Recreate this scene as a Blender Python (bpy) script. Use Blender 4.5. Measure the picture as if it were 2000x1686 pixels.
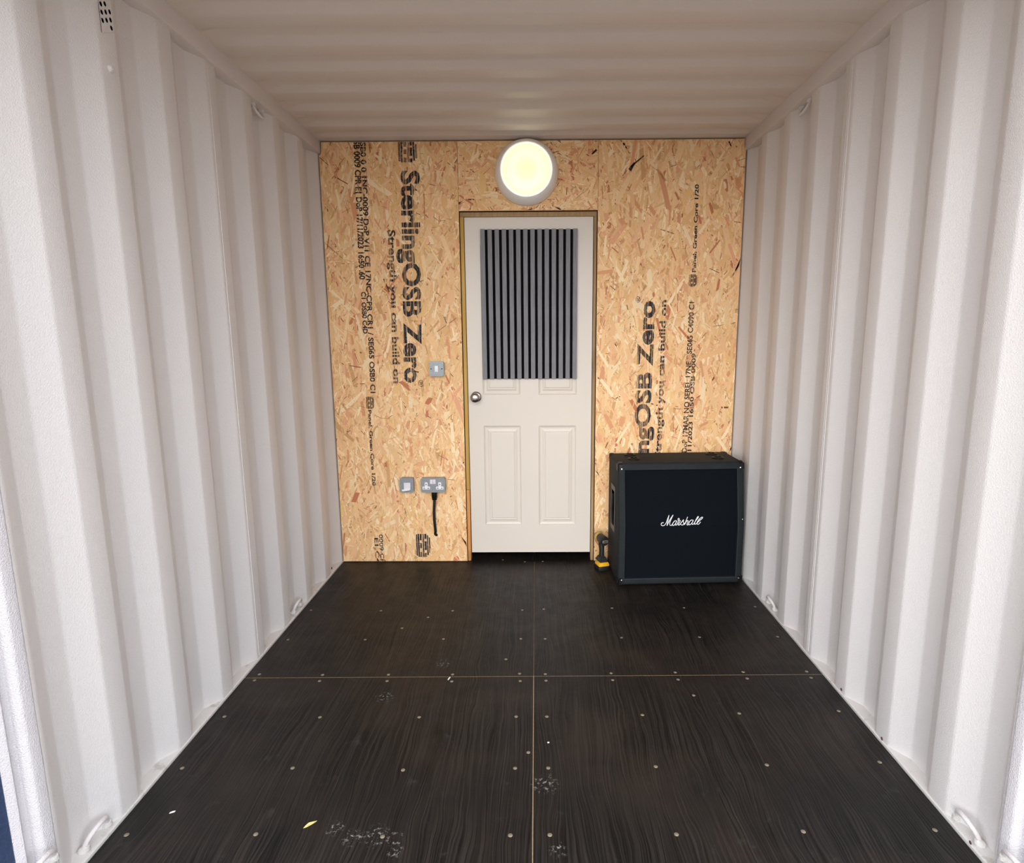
import bpy, bmesh, math, random
import numpy as np
from mathutils import Vector, Matrix

scene = bpy.context.scene
C = scene.collection
for o in list(bpy.data.objects):
    bpy.data.objects.remove(o)

# ------------------------------------------------------------------ camera
FOC, PITCH, YAW, ROLL = 1160.03, -0.16528, -0.00714, -0.00598
CAM = np.array([0.01475, -3.44295, 1.3526])
PX, PY = 39.027, 7.537
_cp, _sp, _cy, _sy = math.cos(PITCH), math.sin(PITCH), math.cos(YAW), math.sin(YAW)
FWD = np.array([_sy * _cp, _cy * _cp, _sp])
_r = np.array([_cy, -_sy, 0.0]); _u = np.cross(_r, FWD)
RGT = math.cos(ROLL) * _r + math.sin(ROLL) * _u
UPV = -math.sin(ROLL) * _r + math.cos(ROLL) * _u
cam_d = bpy.data.cameras.new('camera'); cam = bpy.data.objects.new('camera', cam_d); C.objects.link(cam)
cam.matrix_world = Matrix(((RGT[0], UPV[0], -FWD[0], CAM[0]), (RGT[1], UPV[1], -FWD[1], CAM[1]),
                           (RGT[2], UPV[2], -FWD[2], CAM[2]), (0, 0, 0, 1)))
cam_d.sensor_width = 36; cam_d.lens = FOC * 36 / 2000
cam_d.shift_x = -PX / 2000; cam_d.shift_y = PY / 2000
cam_d.clip_start = 0.05
scene.camera = cam

def un(x, y, axis, val):
    """photo pixel -> point on the plane (axis = val) it lies on"""
    d = FWD + RGT * (x - 1000 - PX) / FOC - UPV * (y - 843 - PY) / FOC
    t = (val - CAM[axis]) / d[axis]
    return CAM + t * d

# ------------------------------------------------------------------ world and exposure
world = bpy.data.worlds.new('world'); scene.world = world; world.use_nodes = True
wn = world.node_tree; wn.nodes.clear()
wo = wn.nodes.new('ShaderNodeOutputWorld'); wb = wn.nodes.new('ShaderNodeBackground')
wb.inputs[0].default_value = (0.90, 0.93, 1.0, 1); wb.inputs[1].default_value = 3.2
wn.links.new(wb.outputs[0], wo.inputs[0])
sun_d = bpy.data.lights.new('hazy_sun', 'SUN'); sun_d.energy = 1.7; sun_d.angle = math.radians(40); sun_d.color = (1.0, 0.965, 0.92)
sun = bpy.data.objects.new('hazy_sun', sun_d); C.objects.link(sun)
sun.rotation_euler = Vector((0.15, 0.93, -0.25)).to_track_quat('-Z', 'Y').to_euler()   # low hazy sun behind the viewer
vs = scene.view_settings
vs.view_transform = 'Standard'; vs.look = 'None'; vs.exposure = 0.0; vs.gamma = 1.0; vs.use_curve_mapping = False

# ------------------------------------------------------------------ helpers
def lin(r, g, b):
    f = lambda c: (c / 255 / 12.92) if c / 255 <= 0.04045 else ((c / 255 + 0.055) / 1.055) ** 2.4
    return (f(r), f(g), f(b), 1.0)

class NT:
    def __init__(self, name):
        self.m = bpy.data.materials.new(name); self.m.use_nodes = True
        self.t = self.m.node_tree
        self.b = self.t.nodes['Principled BSDF']; self.out = self.t.nodes['Material Output']
    def n(self, kind, **kw):
        nd = self.t.nodes.new('ShaderNode' + kind)
        for k, v in kw.items():
            if k.startswith('i_'):
                nd.inputs[k[2:].replace('_', ' ')].default_value = v
            else:
                setattr(nd, k, v)
        return nd
    def l(self, a, b): self.t.links.new(a, b)
    def mix(self, fac, a, b, mode='MIX'):
        nd = self.n('Mix', data_type='RGBA', blend_type=mode)
        for sock, v in ((nd.inputs[0], fac), (nd.inputs[6], a), (nd.inputs[7], b)):
            if hasattr(v, 'links'): self.l(v, sock)
            else: sock.default_value = v
        return nd.outputs[2]
    def coords(self, scale=(1, 1, 1), kind='Object'):
        tc = self.n('TexCoord'); mp = self.n('Mapping'); mp.inputs['Scale'].default_value = scale
        self.l(tc.outputs[kind], mp.inputs[0]); return mp.outputs[0]
    def noise(self, vec, scale, detail=3, rough=0.5, dist=0):
        nd = self.n('TexNoise'); nd.inputs['Scale'].default_value = scale; nd.inputs['Detail'].default_value = detail
        nd.inputs['Roughness'].default_value = rough; nd.inputs['Distortion'].default_value = dist
        self.l(vec, nd.inputs['Vector']); return nd.outputs['Fac']
    def ramp(self, fac, stops):
        nd = self.n('ValToRGB'); e = nd.color_ramp.elements
        while len(e) < len(stops): e.new(0.5)
        for el, (p, c) in zip(e, stops):
            el.position = p; el.color = c if hasattr(c, '__len__') else (c, c, c, 1)
        self.l(fac, nd.inputs[0]); return nd.outputs[0]
    def math(self, op, a, b=None, clamp=False):
        nd = self.n('Math', operation=op, use_clamp=clamp)
        for s, v in ((nd.inputs[0], a), (nd.inputs[1], b)):
            if v is None: continue
            if hasattr(v, 'links'): self.l(v, s)
            else: s.default_value = v
        return nd.outputs[0]
    def bump(self, h, strength, dist=0.002):
        nd = self.n('Bump'); nd.inputs['Strength'].default_value = strength; nd.inputs['Distance'].default_value = dist
        self.l(h, nd.inputs['Height']); self.l(nd.outputs[0], self.b.inputs['Normal'])
    def base(self, c):
        s = self.b.inputs['Base Color']
        if hasattr(c, 'links'): self.l(c, s)
        else: s.default_value = c
    def set(self, rough=0.5, metal=0.0, spec=0.5):
        self.b.inputs['Roughness'].default_value = rough; self.b.inputs['Metallic'].default_value = metal
        self.b.inputs['Specular IOR Level'].default_value = spec
        return self

M = {}
def plain(name, col, rough=0.5, metal=0.0, spec=0.5, var=0.06, nscale=40, bump=0.0, bscale=300, bdist=0.001):
    t = NT(name).set(rough, metal, spec); v = t.coords()
    nz = t.noise(v, nscale, 4)
    dark = tuple(c * (1 - var) for c in col[:3]) + (1,); lite = tuple(min(1, c * (1 + var)) for c in col[:3]) + (1,)
    t.base(t.ramp(nz, [(0.3, dark), (0.7, lite)]))
    if bump: t.bump(t.noise(v, bscale, 2), bump, bdist)
    M[name] = t.m; return t.m

def paint(name, col, dirt=0.0, bump=0.35):
    t = NT(name).set(0.42, 0, 0.4); v = t.coords()
    c = col
    if dirt:
        d = t.noise(v, 14, 4, 0.7)
        c = t.mix(t.ramp(d, [(0.58, 0.0), (0.80, dirt)]), col, lin(128, 118, 100))
    t.base(c); t.bump(t.noise(v, 300, 1, 0.6), bump, 0.0028); M[name] = t.m; return t.m

paint('wall_paint', lin(223, 219, 217), 0.0, 0.45)
paint('rail_paint', lin(220, 214, 213), 0.0)
paint('sill_paint', lin(216, 213, 209), 0.7)
paint('roof_paint', lin(222, 214, 209), 0.0)
paint('post_paint', lin(214, 211, 214), 0.12, 0.8)
plain('blue_paint', lin(46, 66, 100), 0.5, var=0.25, nscale=200, bump=0.8, bscale=350, bdist=0.002)
plain('concrete', lin(138, 124, 108), 0.9, var=0.2, nscale=6, bump=0.4, bscale=60)
plain('steel_dark', lin(70, 68, 66), 0.7)
plain('rough_timber', lin(190, 150, 100), 0.8, var=0.12)
plain('ply_core', lin(176, 150, 112), 0.8, var=0.2, nscale=90)

def wood(name, a, b, dark, sc=(60, 60, 3), rough=0.6):
    t = NT(name).set(rough, 0, 0.3); v = t.coords(sc)
    g = t.noise(v, 1.0, 5, 0.6, 0.4); c = t.ramp(g, [(0.3, b), (0.65, a)])
    k = t.noise(t.coords((6, 6, 2.2)), 1.0, 2); c = t.mix(t.ramp(k, [(0.66, 0.0), (0.74, 0.55)]), c, dark)
    t.base(c); t.bump(g, 0.2, 0.001); M[name] = t.m
wood('jamb_green', lin(206, 168, 92), lin(182, 142, 70), lin(110, 80, 45))
wood('jamb_orange', lin(216, 156, 88), lin(196, 132, 70), lin(120, 75, 40))
wood('jamb_brown', lin(176, 146, 104), lin(146, 116, 82), lin(78, 58, 42))
wood('slat_wood', lin(142, 142, 146), lin(104, 104, 109), lin(100, 100, 106), (420, 420, 6))
plain('felt_black', lin(14, 14, 18), 0.95, spec=0.1, bump=0.3, bscale=900)
plain('door_white', lin(216, 207, 195), 0.38, var=0.012, nscale=3)
plain('nickel', lin(190, 184, 176), 0.22, 1.0, var=0.03)
plain('chrome', lin(225, 225, 225), 0.15, 1.0, var=0.02)
plain('metalclad', lin(140, 146, 150), 0.38, 0.25, var=0.10, nscale=120, bump=0.15, bscale=500)
plain('white_plastic', lin(238, 238, 240), 0.35, var=0.01)
plain('sticker', lin(226, 220, 228), 0.5, var=0.08, nscale=160)
plain('black_plastic', lin(8, 8, 9), 0.45, spec=0.3, var=0.1)
plain('cable_black', lin(10, 10, 11), 0.5, var=0.1)
plain('vinyl', lin(34, 38, 40), 0.7, spec=0.2, var=0.12, nscale=25, bump=0.5, bscale=700, bdist=0.0015)
plain('edge_vinyl', lin(40, 47, 52), 0.6, spec=0.25, var=0.15, nscale=30, bump=0.4, bscale=700, bdist=0.0015)
plain('scuffed_wood', lin(120, 92, 74), 0.8)
plain('drill_yellow', lin(238, 178, 30), 0.45, var=0.06)
plain('drill_tan', lin(186, 156, 84), 0.5, var=0.08)
plain('drill_black', lin(24, 25, 24), 0.5, var=0.15)
plain('drill_grey', lin(120, 112, 100), 0.5)
plain('handle_grey', lin(84, 80, 76), 0.5)
plain('lamp_ring', lin(246, 244, 240), 0.45, var=0.01)
plain('screw_head', lin(138, 128, 108), 0.6, 0.2, var=0.2, nscale=60)
plain('zinc_screw', lin(200, 190, 170), 0.35, 0.7)
plain('rust_dark', lin(86, 62, 48), 0.9)
plain('void_black', lin(3, 3, 3), 0.9, spec=0.0)
plain('leaf_yellow', lin(216, 206, 130), 0.6, var=0.15, nscale=200)
plain('flake_white', lin(232, 232, 228), 0.6)
plain('logo_white', lin(245, 245, 245), 0.3, var=0.01)

# grille cloth: tight weave
t = NT('grille_cloth').set(0.9, 0, 0.08); v = t.coords()
ck = t.n('TexChecker'); ck.inputs['Scale'].default_value = 420; t.l(v, ck.inputs['Vector'])
ck.inputs[1].default_value = lin(11, 15, 20); ck.inputs[2].default_value = lin(17, 23, 29)
t.base(ck.outputs[0]); t.bump(ck.outputs['Fac'], 0.3, 0.001); M['grille_cloth'] = t.m

# lamp diffuser
t = NT('lamp_lens'); t.set(0.3)
tc = t.n('TexCoord'); ln = t.n('VectorMath', operation='LENGTH'); t.l(tc.outputs['Object'], ln.inputs[0])
rad = t.ramp(t.math('DIVIDE', ln.outputs['Value'], 0.145), [(0.0, (1.0, 0.80, 0.46, 1)), (0.30, (1.0, 0.86, 0.52, 1)), (0.55, (1.0, 0.95, 0.66, 1)), (0.86, (1.0, 0.89, 0.54, 1)), (0.96, (1.0, 0.98, 0.88, 1))])
t.base((0.12, 0.115, 0.10, 1)); t.l(rad, t.b.inputs['Emission Color']); t.b.inputs['Emission Strength'].default_value = 1.15
M['lamp_lens'] = t.m

# black film-faced floor ply: long grain, scuffs, a few plaster smears
t = NT('floor_ply').set(0.45, 0, 0.22); v = t.coords()
warp = t.noise(t.coords((3.0, 0.9, 1)), 1.6, 3, 0.55)
sep = t.n('SeparateXYZ'); t.l(v, sep.inputs[0])
xx = t.math('ADD', sep.outputs[0], t.math('MULTIPLY', warp, 0.11))
fibre = t.noise(t.coords((90, 4, 1)), 1.0, 3, 0.6)
cmb = t.n('CombineXYZ'); t.l(t.math('MULTIPLY', xx, 230), cmb.inputs[0]); t.l(t.math('MULTIPLY', sep.outputs[1], 1.6), cmb.inputs[1])
gr = t.noise(cmb.outputs[0], 1.0, 2, 0.5)
c = t.ramp(gr, [(0.36, lin(9, 8, 8)), (0.50, lin(32, 30, 28)), (0.64, lin(50, 46, 43))])
c = t.mix(t.ramp(fibre, [(0.35, 0.5), (0.7, 0.0)]), c, lin(18, 17, 16))
br = t.noise(v, 2.4, 4, 0.6); c = t.mix(t.ramp(br, [(0.45, 0.0), (0.75, 0.45)]), c, lin(62, 51, 44))
sc = t.noise(v, 9, 6, 0.75); c = t.mix(t.ramp(sc, [(0.60, 0.0), (0.80, 0.35)]), c, lin(96, 94, 90))
sm_ = t.ramp(t.noise(v, 85, 3, 0.7), [(0.54, 0.0), (0.68, 0.75)])
for (sx, sy, sr) in ((690, 1636, .035), (735, 1632, .045), (770, 1640, .03), (655, 1618, .03), (1065, 1532, .05), (772, 1664, .025), (750, 1362, .04), (866, 1296, .04), (1090, 1660, .03), (1290, 1440, .0)):
    if sr == 0: continue
    p = un(sx, sy, 2, 0)
    vd = t.n('VectorMath', operation='DISTANCE'); t.l(v, vd.inputs[0]); vd.inputs[1].default_value = tuple(p)
    near = t.math('SUBTRACT', 1.0, t.math('DIVIDE', vd.outputs['Value'], sr), True)
    msk = t.math('MULTIPLY', sm_, near)
    c = t.mix(msk, c, lin(205, 205, 200))
t.base(c); t.bump(gr, 0.35, 0.002)
t.l(t.ramp(sc, [(0.3, 0.38), (0.8, 0.60)]), t.b.inputs['Roughness'])
M['floor_ply'] = t.m

# OSB strands: colour per strand, fibre lines on it
t = NT('osb_strand').set(0.62, 0, 0.25)
at = t.n('Attribute'); at.attribute_name = 'Col'
fb = t.noise(t.coords((900, 900, 90)), 1.0, 3, 0.6)
c = t.mix(1.0, at.outputs['Color'], t.ramp(fb, [(0.25, 0.88), (0.75, 1.06)]), 'MULTIPLY')
t.base(c); t.bump(fb, 0.15, 0.0006); M['osb_strand'] = t.m
plain('osb_core', lin(226, 182, 128), 0.8, var=0.2, nscale=60)

# stamped ink: broken by the rough board, streaked along the roller's travel
def ink(name, lo, hi, sx, col):
    t = NT(name).set(0.6, 0, 0.2); t.base(col)
    st = t.noise(t.coords((sx, sx, 3)), 1.0, 2, 0.5); rg = t.noise(t.coords((140, 140, 60)), 1.0, 3, 0.6)
    fac = t.math('MULTIPLY', t.ramp(st, [(lo, 0.22), (hi, 1.0)]), t.ramp(rg, [(0.30, 0.35), (0.46, 1.0)]))
    tr = t.n('BsdfTransparent'); mx = t.n('MixShader')
    t.l(fac, mx.inputs[0]); t.l(tr.outputs[0], mx.inputs[1]); t.l(t.b.outputs[0], mx.inputs[2]); t.l(mx.outputs[0], t.out.inputs[0])
    M[name] = t.m
ink('ink_bold', 0.41, 0.50, 230, lin(34, 36, 46))
ink('ink_fine', 0.30, 0.46, 90, lin(46, 42, 44))

class MB:
    def __init__(self): self.v = []; self.f = []; self.sm = []
    def add(self, vs, fs, smooth=False):
        n = len(self.v); self.v += [tuple(map(float, p)) for p in vs]
        self.f += [tuple(i + n for i in f) for f in fs]; self.sm += [smooth] * len(fs); return self
    def box(self, x0, x1, y0, y1, z0, z1):
        vs = [(x, y, z) for x in (x0, x1) for y in (y0, y1) for z in (z0, z1)]
        return self.add(vs, [(0, 1, 3, 2), (4, 6, 7, 5), (0, 4, 5, 1), (2, 3, 7, 6), (0, 2, 6, 4), (1, 5, 7, 3)])
    def rbox(self, x0, x1, y0, y1, z0, z1, r=0.003, seg=2):
        bm = bmesh.new(); bmesh.ops.create_cube(bm, size=1)
        for w in bm.verts:
            w.co = Vector(((x0 + x1) / 2 + w.co.x * (x1 - x0), (y0 + y1) / 2 + w.co.y * (y1 - y0), (z0 + z1) / 2 + w.co.z * (z1 - z0)))
        r = min(r, 0.49 * min(x1 - x0, y1 - y0, z1 - z0))
        bmesh.ops.bevel(bm, geom=bm.edges[:], offset=r, segments=seg, affect='EDGES', profile=0.5)
        return self.bm(bm, seg > 1)
    def bm(self, bm, smooth=False):
        bm.verts.index_update()
        self.add([w.co[:] for w in bm.verts], [tuple(w.index for w in f.verts) for f in bm.faces], smooth); bm.free(); return self
    def prism(self, poly, axis, a, b):
        """extrude a 2-D polygon along an axis; poly in the two other axes in xyz order"""
        def put(p, t):
            q = list(p); q.insert(axis, t); return tuple(q)
        n = len(poly); vs = [put(p, a) for p in poly] + [put(p, b) for p in poly]
        fs = [tuple(range(n))[::-1], tuple(range(n, 2 * n))] + [(i, (i + 1) % n, n + (i + 1) % n, n + i) for i in range(n)]
        return self.add(vs, fs)
    def tube(self, pts, r, seg=10, squash=(1, 1, 1), caps=True):
        pts = [Vector(p) for p in pts]; n = len(pts); rs = r if hasattr(r, '__len__') else [r] * n
        prev = None; rings = []
        for i, p in enumerate(pts):
            d = (pts[min(i + 1, n - 1)] - pts[max(i - 1, 0)]).normalized()
            if prev is None:
                a = d.cross(Vector((0, 0, 1)));  a = d.cross(Vector((1, 0, 0))) if a.length < 1e-3 else a
            else:
                a = prev - d * prev.dot(d)
            a.normalize(); prev = a; b = d.cross(a)
            rings.append([p + Vector(((a * math.cos(q) + b * math.sin(q)) * rs[i])[k] * squash[k] for k in range(3)) for q in [2 * math.pi * j / seg for j in range(seg)]])
        vs = [w for g in rings for w in g]
        fs = [(i * seg + j, i * seg + (j + 1) % seg, (i + 1) * seg + (j + 1) % seg, (i + 1) * seg + j) for i in range(n - 1) for j in range(seg)]
        if caps: fs += [tuple(range(seg))[::-1], tuple(range((n - 1) * seg, n * seg))]
        return self.add(vs, fs, True)
    def lathe(self, prof, o=(0, 0, 0), d=(0, 0, 1), seg=32):
        """prof: (radius, height) along direction d from o"""
        d = Vector(d).normalized(); a = d.orthogonal().normalized(); b = d.cross(a); o = Vector(o)
        vs = [o + d * hh + (a * math.cos(2 * math.pi * j / seg) + b * math.sin(2 * math.pi * j / seg)) * max(rr, 1e-5) for rr, hh in prof for j in range(seg)]
        n = len(prof)
        fs = [(i * seg + j, i * seg + (j + 1) % seg, (i + 1) * seg + (j + 1) % seg, (i + 1) * seg + j) for i in range(n - 1) for j in range(seg)]
        fs += [tuple(range(seg))[::-1], tuple(range((n - 1) * seg, n * seg))]
        return self.add(vs, fs, True)
    def mesh(self, name):
        me = bpy.data.meshes.new(name); me.from_pydata(self.v, [], self.f); me.validate(clean_customdata=False)
        bm = bmesh.new(); bm.from_mesh(me); bmesh.ops.recalc_face_normals(bm, faces=bm.faces[:]); bm.to_mesh(me); bm.free()
        if any(self.sm):
            me.polygons.foreach_set('use_smooth', self.sm if len(self.sm) == len(me.polygons) else [True] * len(me.polygons))
            try: me.set_sharp_from_angle(angle=math.radians(40))
            except Exception: pass
        return me
    def build(self, name, mat, parent=None, loc=None, label=None):
        me = self.mesh(name); me.materials.append(M[mat])
        o = bpy.data.objects.new(name, me); C.objects.link(o)
        if parent is not None: o.parent = parent
        if loc is not None: o.location = loc
        if label: o['label'] = label
        return o

def tag(o, label=None, cat=None, group=None, kind=None):
    for k, v in (('label', label), ('category', cat), ('group', group), ('kind', kind)):
        if v: o[k] = v
    return o
def thing(name, label, cat, loc, rz=0.0, group=None):
    o = bpy.data.objects.new(name, None); C.objects.link(o); o.location = tuple(map(float, loc)); o.rotation_euler = (0, 0, rz)
    o.empty_display_size = 0.05
    return tag(o, label, cat, group)
def dup(root, parent=None):
    c = root.copy(); C.objects.link(c); c.parent = parent
    for ch in [x for x in bpy.data.objects if x.parent == root]: dup(ch, c)
    return c
def inst(o, name, loc, parent):
    c = bpy.data.objects.new(name, o.data); C.objects.link(c); c.parent = parent; c.location = loc; return c
def struct(o, label): return tag(o, label, None, None, 'structure')

# ------------------------------------------------------------------ dimensions
HW = 1.17            # half width between the inner faces of the corrugations
ZC = 2.408           # underside of the roof sheet
ZR = 2.342           # lower edge of the top side rail
PIT = 0.278          # side wall corrugation pitch
YL, YR = -0.218, -0.207
YO = -2.42           # door end of the container
YE = 0.62            # far end behind the timber wall

# ------------------------------------------------------------------ side walls
def wall_profile(y0, ystart, depth=0.036):
    pts = [(0.0, ystart)]
    i = 7
    while True:
        e = y0 - PIT * i
        if e > YE - 0.3: break
        for dx, dy in ((0, 0), (depth, .068), (depth, .138), (0, .206)):
            pts.append((dx, e + dy))
        i -= 1
    pts.append((0.0, YE)); return [p for p in pts if p[1] >= ystart]
def side_wall(name, s, y0, ystart, label):
    pr = wall_profile(y0, ystart); th = 0.003; poly = []
    # round every fold a little so the edges catch light as pressed steel does
    rnd = []
    for i, p in enumerate(pr):
        if i in (0, len(pr) - 1): rnd.append(p); continue
        a, b = Vector(pr[i - 1]), Vector(pr[i + 1]); q = Vector(p)
        u, w = (a - q).normalized() * 0.006, (b - q).normalized() * 0.006
        rnd += [tuple(q + u), tuple(q + (u + w) * 0.28), tuple(q + w)]
    poly = [(s * (HW + x), y) for x, y in rnd] + [(s * (HW + x + th), y) for x, y in reversed(rnd)]
    n = len(poly); mb = MB(); k = len(rnd)
    vs = [(x, y, -0.01) for x, y in poly] + [(x, y, ZR + 0.02) for x, y in poly]
    fs = [(i, (i + 1) % n, n + (i + 1) % n, n + i) for i in range(n)]
    fs += [(i, i + 1, n - 2 - i, n - 1 - i) for i in range(k - 1)] + [(n + i, n + i + 1, 2 * n - 2 - i, 2 * n - 1 - i) for i in range(k - 1)]
    mb.add(vs, fs, True)
    o = mb.build(name, 'wall_paint'); struct(o, label); return o
SEAM_L, SEAM_R = -2.174, -2.134
wall_l = side_wall('wall_left', -1, YL, SEAM_L, 'left wall of white-painted corrugated steel')
wall_r = side_wall('wall_right', 1, YR, SEAM_R, 'right wall of white-painted corrugated steel')
# vertical welded joints of the wall sheets
yw = un(437.6, 500, 0, -HW)[1]
MB().tube([(-HW + 0.0002, yw, 0.02), (-HW + 0.0002, yw, ZR)], 0.0013, 8).build('weld_seam', 'wall_paint', wall_l)
yw = un(1616, 780, 0, HW)[1]
MB().tube([(HW - 0.0002, yw, 0.02), (HW - 0.0002, yw, ZR)], 0.0013, 8).build('weld_seam', 'wall_paint', wall_r)
MB().tube([(HW - 0.0002, yw + .012, 0.02), (HW - 0.0002, yw + .012, ZR)], 0.0009, 8).build('weld_seam', 'wall_paint', wall_r)
p = un(215, 135, 0, -HW)
MB().lathe([(0.010, -0.002), (0.010, 0.003), (0.007, 0.008), (0.0, 0.010)], p, (1, 0, 0), 16).build('bolt_head', 'wall_paint', wall_l)

# rails, posts, header
trim_no = [0]
def trim(mb, mat, label):
    trim_no[0] += 1; o = mb.build('trim_%d' % trim_no[0], mat); return struct(o, label)
for s, nm in ((-1, 'left'), (1, 'right')):
    a, b = sorted((s * (HW - 0.015), s * (HW + 0.075)))
    trim(MB().rbox(a, b, YO + 0.06, YE, ZR, ZC + 0.035, 0.004), 'rail_paint', 'white steel top rail along the %s wall' % nm)
    poly = [(s * (HW - 0.003), -0.10), (s * (HW - 0.003), 0.007), (s * (HW + 0.001), 0.010), (s * (HW + 0.033), 0.014), (s * (HW + 0.075), 0.014), (s * (HW + 0.075), -0.10)]
    mb = MB(); n = len(poly)
    mb.add([(x, YO + 0.06, z) for x, z in poly] + [(x, YE, z) for x, z in poly],
           [tuple(range(n)), tuple(range(n, 2 * n))[::-1]] + [(i, (i + 1) % n, n + (i + 1) % n, n + i) for i in range(n)])
    trim(mb, 'sill_paint', 'scuffed pale bottom rail along the %s wall' % nm)
for s, nm, ys in ((-1, 'left', SEAM_L), (1, 'right', SEAM_R)):
    k = ys + 2.174
    cmp_ = 0.72
    prof = [(0.0045, -2.160), (0.0045, -2.1765), (-0.001, -2.178), (-0.001, -2.212), (0.002, -2.220), (0.010, -2.225), (0.022, -2.228), (0.025, -2.234), (0.025, -2.252),
            (0.017, -2.258), (0.015, -2.265), (0.018, -2.273), (0.024, -2.280), (0.0265, -2.285), (0.11, -2.285), (0.11, -2.160)]
    poly = [(s * (HW + x), -2.1765 + (y + 2.1765) * cmp_ + k) for x, y in prof]
    mb = MB().prism(poly, 2, -0.16, ZC + 0.03); mb.sm = [True] * len(mb.f)
    trim(mb, 'post_paint', 'white painted corner post at the %s side of the opening' % nm)
    prof = [(0.0270, -2.2555), (0.030, YO - .0), (0.13, YO), (0.13, -2.2555)]
    poly = [(s * (HW + x), y + (k if y > -2.4 else 0)) for x, y in prof]
    trim(MB().prism(poly, 2, -0.16, ZC + 0.06), 'blue_paint', 'dark blue outer door post at the %s side' % nm)
trim(MB().rbox(-HW - 0.036, HW + 0.036, YO, -2.30, 2.27, ZC + 0.06, 0.01), 'blue_paint', 'steel door header above the opening')
trim(MB().rbox(-HW - 0.036, HW + 0.036, YO - 0.0, -2.40, -0.16, -0.002, 0.004), 'steel_dark', 'steel door sill below the floor edge')

# ------------------------------------------------------------------ roof
mb = MB(); prof = [(YO + 0.125, ZC)]; k = 10
while k >= 0:
    e = -0.141 - 0.211 * k
    for dy, dz in (((0, 0), (0.020, 0.025), (0.100, 0.025), (0.132, 0)) if k else ((0, 0), (0.016, 0.017), (0.050, 0.017), (0.080, 0))):
        prof.append((e + dy, ZC + dz))
    k -= 1
prof = [q for q in prof if YO + 0.12 <= q[0] <= YE] + [(YE, ZC)]
rnd = []
for i, q in enumerate(prof):
    if i in (0, len(prof) - 1): rnd.append(q); continue
    a, b, q = Vector(prof[i - 1]), Vector(prof[i + 1]), Vector(q)
    u, w = (a - q).normalized() * 0.007, (b - q).normalized() * 0.007
    rnd += [tuple(q + u), tuple(q + (u + w) * 0.28), tuple(q + w)]
xs = [-HW - 0.05, -HW + 0.035, -HW + 0.10, HW - 0.10, HW - 0.035, HW + 0.05]
vs = []; nr = len(rnd)
for lay in (0, 0.003):
    for j, x in enumerate(xs):
        fade = (0.0, 0.0, 1.0, 1.0, 0.0, 0.0)[j]      # the ribs die out before the side rails
        vs += [(x, y, ZC + (z - ZC) * fade + lay) for y, z in rnd]
fs = []
nx = len(xs)
for lay in (0, 1):
    o_ = lay * nx * nr
    fs += [(o_ + j * nr + i, o_ + j * nr + i + 1, o_ + (j + 1) * nr + i + 1, o_ + (j + 1) * nr + i) for j in range(nx - 1) for i in range(nr - 1)]
mb.add(vs, fs, True)
roof = mb.build('ceiling', 'roof_paint'); struct(roof, 'white painted corrugated steel roof')
# ------------------------------------------------------------------ floor
fl = MB().box(-HW + 0.004, HW - 0.004, -2.395, YE, -0.09, -0.0195).build('floor', 'ply_core'); struct(fl, 'black plywood floor')
FX = HW - 0.005; XM = 0.0; g = 0.0016
def ys(x): return -1.2485 + (x + 1.165) * (0.0176 / 2.332)
sheets = []
for (x0, x1, far) in ((-FX, XM - g, 1), (XM + g, FX, 1), (-FX, XM - g, 0), (XM + g, FX, 0)):
    poly = [(x0, ys(x0) + g), (x1, ys(x1) + g), (x1, YE - .005), (x0, YE - .005)] if far else [(x0, -2.395), (x1, -2.395), (x1, ys(x1) - g), (x0, ys(x0) - g)]
    o = MB().prism(poly, 2, -0.019, 0.0).build('plywood_sheet', 'floor_ply', fl)
    sheets.append((o, x0, x1, (ys(0) + g) if far else -2.395, (YE - .005) if far else ys(0)))
MB().prism([(-FX, ys(-FX) - .0014), (FX, ys(FX) - .0014), (FX, ys(FX) + .0014), (-FX, ys(-FX) + .0014)], 2, -0.018, -0.0006).build('seam_strip', 'ply_core', fl)
MB().box(XM - 0.0012, XM + 0.0012, -2.39, ys(0) - .002, -0.018, -0.0006).build('seam_strip', 'ply_core', fl)
MB().box(XM - 0.0012, XM + 0.0012, ys(0) + .002, 0.0, -0.018, -0.0045).build('seam_strip', 'ply_core', fl)
scr = [(600 + X / 2.5, 1080 + Y / 2.5) for X, Y in ((360, 283), (590, 315), (710, 283), (1050, 280), (1155, 275), (1488, 270), (1840, 268), (463, 368), (283, 424), (665, 421), (1043, 420), (1162, 420), (1535, 414), (1915, 412), (75, 596), (397, 595), (710, 594), (1037, 590), (1163, 592), (1484, 588), (1797, 584), (60, 626), (390, 626), (706, 628), (1040, 626), (1166, 624), (1492, 621), (1811, 619), (62, 803), (547, 803), (1020, 800), (1170, 800), (1637, 792), (1887, 696), (468, 1061), (1015, 1052), (1177, 1051), (1702, 1044), (368, 1386), (992, 1380), (1185, 1378), (1803, 1375), (970, 520), (1080, 975), (955, 34), (1063, 44), (1150, 42))]
scr += [(X * .3594, 1080 + Y * .3594) for X, Y in ((1220, 890), (990, 1170), (1590, 1170), (1390, 1530), (688, 1533), (1410, 660), (1383, 693), (1565, 472), (1690, 312))]
scr += [(1400 + X * .3595, 1080 + Y * .3594) for X, Y in ((330, 456), (143, 648), (488, 645), (165, 683), (512, 679), (122, 873), (662, 860), (272, 1153), (885, 1138), (470, 1515), (1185, 1507), (208, 293))]
sm = MB().lathe([(0.0066, -0.0005), (0.0066, 0.0003), (0.0058, 0.0009), (0.0, 0.0011)], (0, 0, 0), (0, 0, 1), 12).mesh('screw'); sm.materials.append(M['screw_head'])
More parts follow.
